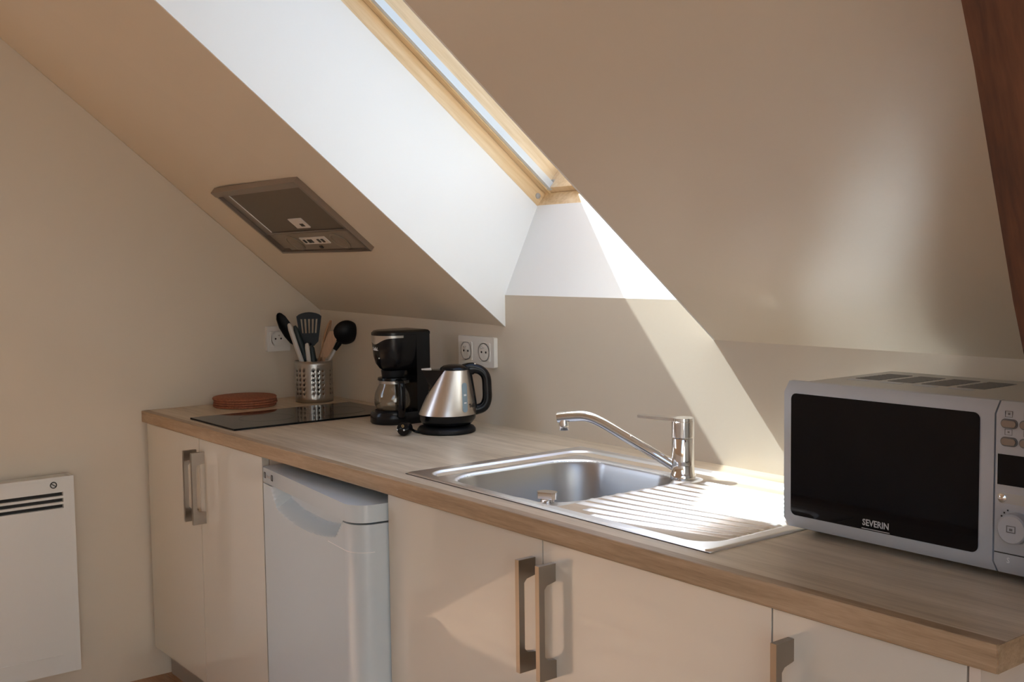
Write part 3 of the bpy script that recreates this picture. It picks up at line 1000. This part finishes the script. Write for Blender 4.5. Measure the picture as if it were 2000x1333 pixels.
# wooden spoon seen from the side, wooden spatula
t = ut('wooden_spoon', 'slim wooden spoon seen edge-on between turner and ladle', 'spoon')
obj('handle', stick(B(), UP(-0.014, zb, 0.018), UP(0.034, 0.99, 0.012), 0.0048, 0.0045), 'utwood', t, smooth=True)
obj('head', blade(B(), UP(0.033, 0.985, 0.012), UP(0.056, 1.057, 0.010), [(0, 0.005), (0.2, 0.008), (0.5, 0.0105), (0.8, 0.008), (1, 0.002)], 0.005, wdir=(RD * 0.55 + VD * 0.8).normalized(), bowl=0.005), 'utwood', t, smooth=True)
t = ut('wooden_spatula', 'broad reddish wooden spatula in front of the ladle handle', 'spatula')
obj('handle', stick(B(), UP(0.026, zb, -0.018), UP(0.030, 0.945, -0.014), 0.0052, 0.006), 'utwood', t, smooth=True)
obj('head', blade(B(), UP(0.030, 0.940, -0.014), UP(0.066, 1.025, -0.014), [(0, 0.006), (0.12, 0.013), (0.5, 0.0165), (0.85, 0.0175), (1, 0.015)], 0.005), 'utwood', t, smooth=True)
# black serving spoon on the left
t = ut('serving_spoon', 'black oval serving spoon leaning to the left in the pot', 'spoon')
obj('handle', stick(B(), UP(0.004, zb, 0.02), UP(-0.060, 0.995, 0.014), 0.0042, 0.0045), 'utgrey', t, smooth=True)
obj('head', blade(B(), UP(-0.056, 0.984, 0.014), UP(-0.104, 1.083, 0.016), [(0, 0.004), (0.08, 0.011), (0.3, 0.018), (0.6, 0.021), (0.85, 0.016), (0.96, 0.009), (1, 0.003)], 0.004, wdir=(RD * 0.8 + VD * 0.5 + Vector((0, 0, 0.25))).normalized(), bowl=0.010), 'blackm', t, smooth=True)
# two upturned grips
def grip_tool(name, label, p0, p1, w):
    t_ = ut(name, label, 'utensil')
    ax = (p1 - p0).normalized()
    side = (RD - ax * RD.dot(ax)).normalized()
    g1, g2 = B(), B()
    L_ = (p1 - p0).length
    path = [p0 + ax * L_ * u for u in (0, 0.35, 0.7, 0.92, 0.985, 1.0)]
    tube(g1, [p - side * w * 0.42 for p in path], [(w * 0.50, 0.007), (w * 0.52, 0.008), (w * 0.56, 0.0085), (w * 0.56, 0.008), (w * 0.40, 0.006), (w * 0.15, 0.003)], 12, flat=side)
    obj('grip', g1, 'utgrey', t_, smooth=True)
    p2 = [p0 + ax * L_ * u for u in (0, 0.35, 0.7, 0.90, 0.95)]
    tube(g2, [p + side * w * 0.50 - VD * 0.0005 for p in p2], [(w * 0.62, 0.0078), (w * 0.66, 0.0088), (w * 0.66, 0.0092), (w * 0.55, 0.0085), (w * 0.25, 0.005)], 12, flat=side)
    obj('soft_insert', g2, 'utteal', t_, smooth=True)
grip_tool('kitchen_utensil', 'tall upturned utensil grip with pale edge and dark teal insert', UP(0.010, zb, -0.014), UP(-0.066, 1.054, -0.016), 0.0155)
grip_tool('kitchen_utensil', 'short upturned utensil grip with pale edge in the middle of the pot', UP(0.006, zb, -0.036), UP(-0.013, 0.992, -0.034), 0.0145)

# ------------------------------------------------------------------ coffee maker
cm = thing('coffee_maker', 'black filter coffee maker standing behind the kettle', 'coffee maker', (0.723, 0.425, H + 0.0005))
HR = 0.0555
bs = B()
def dplan(r, w, yb_, n=18):
    pts = [(r * math.cos(a), r * math.sin(a)) for a in [PI + PI * i / n for i in range(n + 1)]]
    return pts + [(w, yb_), (-w, yb_)]
def dloft(levels):
    """levels: (z, r, half width back, back y, front shift)"""
    b = B()
    rings = []
    for z, r, w, yb_ in levels:
        rings.append([(p[0], p[1], z) for p in dplan(r, w, yb_)])
    return loft(b, rings)
obj('base', dloft([(0, 0.060, 0.058, 0.080), (0.004, 0.063, 0.060, 0.082), (0.026, 0.062, 0.060, 0.082), (0.032, 0.058, 0.058, 0.081)]), 'black', cm, smooth=True)
obj('hot_plate', lathe(B(), [(0.050, 0.032), (0.050, 0.035), (0.047, 0.036)], 40), 'blackm', cm, smooth=True)
obj('tank', bx(-0.056, 0.056, 0.040, 0.082, 0.030, 0.243), 'black', cm, bevel=0.005, seg=3)
hd_ = dloft([(0.140, 0.026, 0.030, 0.045), (0.147, 0.036, 0.038, 0.045), (0.160, 0.0455, 0.046, 0.045), (0.178, 0.0505, 0.051, 0.045), (0.205, 0.0535, 0.0545, 0.045), (0.236, HR, 0.056, 0.045)])
obj('filter_housing', hd_, 'black', cm, smooth=True)
obj('neck', lathe(B(), [(0.030, 0.124), (0.032, 0.141)], 32), 'blackm', cm, smooth=True)
lid = dloft([(0.2365, HR, 0.0565, 0.083), (0.243, HR, 0.0565, 0.083), (0.2475, HR - 0.005, 0.052, 0.080), (0.249, HR - 0.012, 0.046, 0.075)])
obj('lid', lid, 'black', cm, smooth=True)
bnd = B()
rows_ = []
for i in range(33):
    a = PI + PI * i / 32
    f = i / 32
    # band is deep at the front and thins out to the sides
    dep = 0.006 + 0.017 * math.exp(-((f - 0.50) / 0.17) ** 2)
    r0 = HR + 0.0008
    r1 = HR - (dep / 0.031) * 0.002 + 0.0008
    rows_.append(((r0 * math.cos(a), r0 * math.sin(a), 0.2355), (r1 * math.cos(a), r1 * math.sin(a), 0.2355 - dep), ((r1 - 0.002) * math.cos(a), (r1 - 0.002) * math.sin(a), 0.2355 - dep), ((r0 - 0.002) * math.cos(a), (r0 - 0.002) * math.sin(a), 0.2355)))
loft(bnd, rows_)
obj('silver_band', bnd, 'steel', cm, smooth=True)
# brand lettering on the front of the housing
def curved_text(name, body, size, material, parent, rfun, z, ang, bold=0.0):
    mt2 = Matrix.Identity(4)
    o_ = text(name, body, size, material, parent, mt2, depth=0.0002, bold=bold)
    for v in o_.data.vertices:
        r_ = rfun(z + v.co.y) + 0.0006 + v.co.z
        a_ = ang + v.co.x / rfun(z)
        v.co = Vector((r_ * math.cos(a_), r_ * math.sin(a_), z + v.co.y))
    return o_
curved_text('lettering', 'Tefal.', 0.0125, 'printw', cm, lambda z: 0.0535 + (z - 0.205) * 0.06, 0.200, -PI / 2 - 0.02, bold=0.0002)
ic = lathe(B(), [(0.003, 0), (0.003, 0.001)], 12)
for v in ic.verts:
    v.co = Vector((0.012 + v.co.x, -0.0490 - v.co.z, 0.176 + v.co.y * 0.6))
obj('power_light', ic, 'printw', cm)
ca = thing('coffee_carafe', 'glass coffee carafe with black lid and handle in the coffee maker', 'carafe', (0.724, 0.427, H + 0.0370))
prof_o = [(0.040, 0.0), (0.049, 0.003), (0.0535, 0.014), (0.054, 0.026), (0.051, 0.044), (0.045, 0.058), (0.039, 0.068), (0.0385, 0.076)]
prof_i = [(r - 0.0016, z + (0.0016 if k_ < 1 else 0)) for k_, (r, z) in enumerate(prof_o)]
obj('glass_body', lathe(B(), prof_o + prof_i[::-1], 44, cap=True), 'carafe', ca, smooth=True)
bandc = loft(B(), [ring(0, 0, 0.070, 0.0403, 40), ring(0, 0, 0.077, 0.0403, 40), ring(0, 0, 0.077, 0.0387, 40), ring(0, 0, 0.070, 0.0387, 40)], closed=True)
obj('collar', bandc, 'steel', ca, smooth=True)
obj('lid', lathe(B(), [(0.041, 0.0772), (0.044, 0.079), (0.043, 0.085), (0.034, 0.0868), (0.012, 0.0868)], 40), 'black', ca, smooth=True)
hdir = Vector((0.955, -0.295, 0))
hpath = smooth_path([hdir * 0.040 + Vector((0, 0, 0.078)), hdir * 0.060 + Vector((0, 0, 0.080)), hdir * 0.075 + Vector((0, 0, 0.070)), hdir * 0.078 + Vector((0, 0, 0.035)), hdir * 0.076 + Vector((0, 0, 0.002)), hdir * 0.068 + Vector((0, 0, -0.012))], 5)
obj('handle', tube(B(), hpath, [(0.0095, 0.006)] * len(hpath), 12, flat=(0.295, 0.955, 0)), 'black', ca, smooth=True)

# ------------------------------------------------------------------ kettle
kt = thing('electric_kettle', 'small brushed steel electric kettle with black handle on its base', 'kettle', (0.955, 0.436, H + 0.0005), math.atan2(0.85, 0.527))
obj('power_base', lathe(B(), [(0.070, 0.0), (0.0735, 0.002), (0.0735, 0.008), (0.069, 0.014), (0.056, 0.0185), (0.040, 0.019)], 48), 'blackm', kt, smooth=True)
bb = loft(B(), [ring(0.002, 0, 0.0195, 0.058, 48), ring(0.002, 0, 0.024, 0.064, 48), ring(0.003, 0, 0.034, 0.0705, 48), ring(0.003, 0, 0.046, 0.0725, 48)])
obj('heater_band', bb, 'black', kt, smooth=True)
def kc(z):
    u = (z - 0.046) / (0.157 - 0.046)
    return 0.003 + 0.019 * u, 0.0725 - 0.0345 * u ** 1.12
kb_ = B()
loft(kb_, [ring(kc(z)[0], 0, z, kc(z)[1], 56) for z in [0.0465 + (0.157 - 0.0465) * i / 14 for i in range(15)]])
obj('steel_jug', kb_, 'kettle', kt, smooth=True)
c_, r_ = kc(0.157)
obj('lid', loft(B(), [ring(c_ + 0.002, 0, 0.1572, r_ + 0.001, 40), ring(c_ + 0.002, 0, 0.162, r_ - 0.001, 40), ring(c_, 0, 0.167, r_ - 0.010, 40), ring(c_, 0, 0.1695, r_ - 0.022, 40)]), 'black', kt, smooth=True)
# spout: a black V-shaped wedge with a pale lip
sp_ = B()
rgs = []
for z, tip, hw in ((0.096, -0.0375, 0.005), (0.104, -0.0405, 0.012), (0.118, -0.044, 0.0185), (0.135, -0.0495, 0.0235), (0.150, -0.056, 0.027), (0.1575, -0.059, 0.0285)):
    cx, r = kc(z)
    inner = cx - r * 0.55
    rgs.append([(tip, -0.004, z), (tip, 0.004, z), (cx - math.sqrt(max(1e-6, (r + 0.0012) ** 2 - hw ** 2)), hw, z), (inner, hw * 0.8, z), (inner, -hw * 0.8, z), (cx - math.sqrt(max(1e-6, (r + 0.0012) ** 2 - hw ** 2)), -hw, z)])
loft(sp_, rgs)
so_ = obj('spout', sp_, 'black', kt, smooth=True, angle=50)
lp = B()
prism(lp, [(-0.0605, -0.0045), (-0.0605, 0.0045), (-0.050, 0.013), (-0.036, 0.019), (-0.036, 0.015), (-0.047, 0.010), (-0.054, 0.003), (-0.054, -0.003), (-0.047, -0.010), (-0.036, -0.015), (-0.036, -0.019), (-0.050, -0.013)], 0.1577, 0.1605, 'z')
obj('spout_lip', lp, 'sticker', so_)
hpath = smooth_path([(0.040, 0, 0.152), (0.062, 0, 0.158), (0.085, 0, 0.155), (0.101, 0, 0.138), (0.104, 0, 0.105), (0.103, 0, 0.078), (0.093, 0, 0.060), (0.070, 0, 0.053)], 6)
n_ = len(hpath)
hr = []
for i in range(n_):
    u = i / (n_ - 1)
    wv = 0.0135 - 0.0015 * math.sin(PI * u) + (0.003 if u < 0.2 else 0)
    hr.append((0.013, wv))
obj('handle', tube(B(), hpath, hr, 14, flat=(0, 1, 0)), 'black', kt, smooth=True)
hb2 = B()
loft(hb2, [[(kc(z)[0] + kc(z)[1] + dx, y_, z) for dx, y_ in ((-0.004, -0.013), (0.0035, -0.011), (0.0035, 0.011), (-0.004, 0.013))] for z in (0.050, 0.08, 0.11, 0.14, 0.157)])
obj('handle_spine', hb2, 'black', kt)
bt_ = lathe(B(), [(0.0, 0), (0.004, 0.0), (0.004, 0.002), (0.001, 0.003)], 14)
for v in bt_.verts:
    v.co = Vector((0.074 + v.co.x, v.co.y - 0.003, 0.1695 + v.co.z))
obj('lid_button', bt_, 'chrome', kt, smooth=True)
# water gauge on the side that faces the room
ga = math.radians(-90 + 34)
gg = B()
pts = rrect(-0.0075, 0.0075, -0.036, 0.036, 0.0072, 5)
rgs = [[], []]
for x, z in pts:
    zz_ = 0.091 + z
    cx, r = kc(zz_)
    a = ga + x / r
    for q_, off in enumerate((-0.002, 0.0012)):
        rgs[q_].append((cx + (r + off) * math.cos(a), (r + off) * math.sin(a), zz_))
loft(gg, rgs)
gwo = obj('water_gauge', gg, 'blue', kt)
for zz_, hh in ((0.097, 0.0022), (0.078, 0.0014)):
    mk = B()
    cx, r = kc(zz_)
    rg2 = [[], []]
    for x, z in ((-0.0035, -hh), (0.0035, -hh), (0.0035, hh), (-0.0035, hh)):
        cx, r = kc(zz_ + z)
        a = ga + x / r
        for q_, off in enumerate((0.001, 0.0017)):
            rg2[q_].append((cx + (r + off) * math.cos(a), (r + off) * math.sin(a), zz_ + z))
    loft(mk, rg2)
    obj('gauge_mark', mk, 'printw', gwo)
o_ = text('lettering', 'Tefal', 0.013, 'printd', kt, Matrix.Identity(4), depth=0.0002, bold=0.0003)
for v in o_.data.vertices:
    zz_ = 0.069 + v.co.y
    cx, r = kc(zz_)
    a = math.radians(-90 + 57) + v.co.x / r
    v.co = Vector((cx + (r + 0.0006 + v.co.z) * math.cos(a), (r + 0.0006 + v.co.z) * math.sin(a), zz_))
# plug and flex lying in front
pg = thing('power_plug', 'black two-pin plug with its flex lying beside the kettle base', 'plug', (0.940, 0.322, H + 0.0005), math.radians(-58))
pb = tube(B(), [(-0.020, 0, 0.0175), (-0.010, 0, 0.0175), (0.008, 0, 0.0175), (0.012, 0, 0.0175)], [0.010, 0.0165, 0.0172, 0.0165], 22)
obj('body', pb, 'black', pg, smooth=True)
for s in (-1, 1):
    pn = tube(B(), [(0.012, s * 0.0095, 0.0175), (0.027, s * 0.0095, 0.0175), (0.028, s * 0.0095, 0.0175)], [0.0024, 0.0024, 0.0015], 10)
    obj('pin', pn, 'chrome', pg, smooth=True)
eh = loft(B(), [[(x, r * math.cos(a * PI / 8), 0.0255 + r * math.sin(a * PI / 8)) for a in range(16)] for x, r in ((0.0119, 0.0036), (0.0128, 0.0036), (0.0128, 0.0018), (0.0119, 0.0018))], closed=True)
obj('earth_hole', eh, 'gold', pg)
fx_ = smooth_path([(-0.018, 0, 0.0175), (-0.030, 0.001, 0.013), (-0.040, 0.006, 0.006), (-0.043, 0.013, 0.0036), (-0.041, 0.020, 0.0036)], 6)
obj('flex', tube(B(), fx_, 0.0034, 10), 'black', pg, smooth=True)

# ------------------------------------------------------------------ microwave
mw = thing('microwave', 'silver microwave oven with black glass door at the end of the worktop', 'microwave', (2.179, 0.226, H))
MW_W, MW_D, MZ0, MZ1 = 0.445, 0.277, 0.012, 0.237
DWm = 0.341
for fx1_ in (0.03, MW_W - 0.03):
    for fy in (0.06, MW_D - 0.03):
        obj('foot', lathe(B(), [(0.012, 0.0003), (0.014, 0.003), (0.014, 0.0125)], 18, fx1_, fy), 'blackm', mw, smooth=True)
obj('casing', bx(0.004, MW_W - 0.004, 0.026, MW_D, MZ0, MZ1 - 0.002), 'silverd', mw, bevel=0.004, seg=3)
def front(name, x0, x1, z0, z1, material, parent=mw):
    b = B()
    # chamfered top and bottom lips
    prism(b, [(0.0245, z0), (0.012, z0), (0.0, z0 + 0.016), (0.0, z1 - 0.016), (0.012, z1), (0.0245, z1)], x0, x1, 'x')
    return obj(name, b, material, parent, bevel=0.0015)
dmo = front('door', 0.0, DWm - 0.0012, MZ0, MZ1 + 0.002, 'silver')
obj('door_window', prism(B(), rrect(0.014, 0.320, 0.034, 0.222, 0.009, 5), -0.0012, 0.004, 'y'), 'mwglass', dmo, bevel=0.0006)
text('lettering', 'SEVERIN', 0.0130, 'print', dmo, frame_m((0.1645, -0.00135, 0.0445), (1, 0, 0), (0, 0, 1)), depth=0.0001, bold=0.0003, sx=0.92)
obj('underline', bx(0.1415, 0.1875, -0.0016, -0.0011, 0.0355, 0.0365), 'print', dmo)
cpo = front('control_panel', DWm + 0.0012, MW_W, MZ0, MZ1 + 0.002, 'silver')
obj('display', bx(0.3455, 0.436, -0.0008, 0.002, 0.131, 0.171), 'mwglass', cpo, bevel=0.0004)
for zb_ in (0.2115, 0.188):
    for xb in (0.359, 0.384, 0.409):
        pr = prism(B(), rrect(xb - 0.0105, xb + 0.0125, zb_ - 0.0062, zb_ + 0.0062, 0.006, 5), -0.0008, 0.001, 'y')
        obj('button_surround', pr, 'vent', cpo)
        bt2 = prism(B(), rrect(xb - 0.0085, xb + 0.0105, zb_ - 0.0042, zb_ + 0.0042, 0.004, 5), -0.0030, 0.001, 'y')
        obj('button', bt2, 'brass', cpo, bevel=0.001)
        ic2 = B()
        for a in ((-0.005, 0.005, 0.0, 0.0005), (-0.005, 0.005, 0.0075, 0.008), (-0.005, -0.0045, 0.0005, 0.0075), (0.0045, 0.005, 0.0005, 0.0075), (-0.0012, 0.0012, 0.003, 0.005)):
            box(ic2, xb + a[0], xb + a[1], -0.0004, 0.0006, zb_ + 0.0085 + a[2], zb_ + 0.0085 + a[3])
        obj('icon', ic2, 'vent', cpo)
def disc(cx, cz, prof_, n=28):
    b = lathe(B(), prof_, n)
    for v in b.verts:
        v.co = Vector((cx + v.co.x, -v.co.z, cz + v.co.y))
    return b
obj('button_surround', prism(B(), rrect(0.345, 0.40, 0.107, 0.1205, 0.0065, 5), -0.0006, 0.001, 'y'), 'silverd', cpo)
obj('button', disc(0.353, 0.1138, [(0.0058, 0.0), (0.0058, 0.003), (0.003, 0.005), (0.0005, 0.0055)]), 'chrome', cpo, smooth=True)
kno = obj('timer_knob', disc(0.373, 0.0775, [(0.0205, 0.0), (0.0195, 0.014), (0.0175, 0.016), (0.001, 0.016)], 36), 'silver', cpo, smooth=True)
ki = B()
for a in ((-0.006, 0.006, -0.004, -0.003), (-0.006, 0.006, 0.004, 0.005), (-0.006, -0.005, -0.003, 0.004), (0.005, 0.006, -0.003, 0.004), (-0.002, 0.002, -0.0015, 0.0015)):
    box(ki, 0.373 + a[0], 0.373 + a[1], -0.0166, -0.0158, 0.0775 + a[2], 0.0775 + a[3])
obj('icon', ki, 'vent', kno)
for i in range(3):
    a = math.radians(150 - 14 * i)
    obj('tick', bx(0.373 + 0.0245 * math.cos(a) - 0.001, 0.373 + 0.0245 * math.cos(a) + 0.001, -0.0005, 0.001, 0.0775 + 0.0245 * math.sin(a) - 0.001, 0.0775 + 0.0245 * math.sin(a) + 0.001), 'printd', cpo)
obj('panel_groove', bx(DWm + 0.0015, MW_W - 0.001, -0.0003, 0.001, 0.0405, 0.042), 'dark', cpo)
ev = text('button_mark', 'S', 0.010, 'printw', cpo, frame_m((0.362, -0.0006, 0.0325), (1, 0, 0), (0, 0, 1)), depth=0.0001)
for i in range(4):
    vt = B()
    for j in range(8):
        y0 = 0.140 + j * 0.0118
        box(vt, 0.030 + i * 0.058, 0.073 + i * 0.058, y0, y0 + 0.0086, MZ1 - 0.0025, MZ1 - 0.0012)
    obj('vent_grille', vt, 'vent', mw)
    obj('press_mark', bx(0.030 + i * 0.058, 0.066 + i * 0.058, 0.116, 0.128, MZ1 - 0.0025, MZ1 - 0.0013), 'silver', mw)
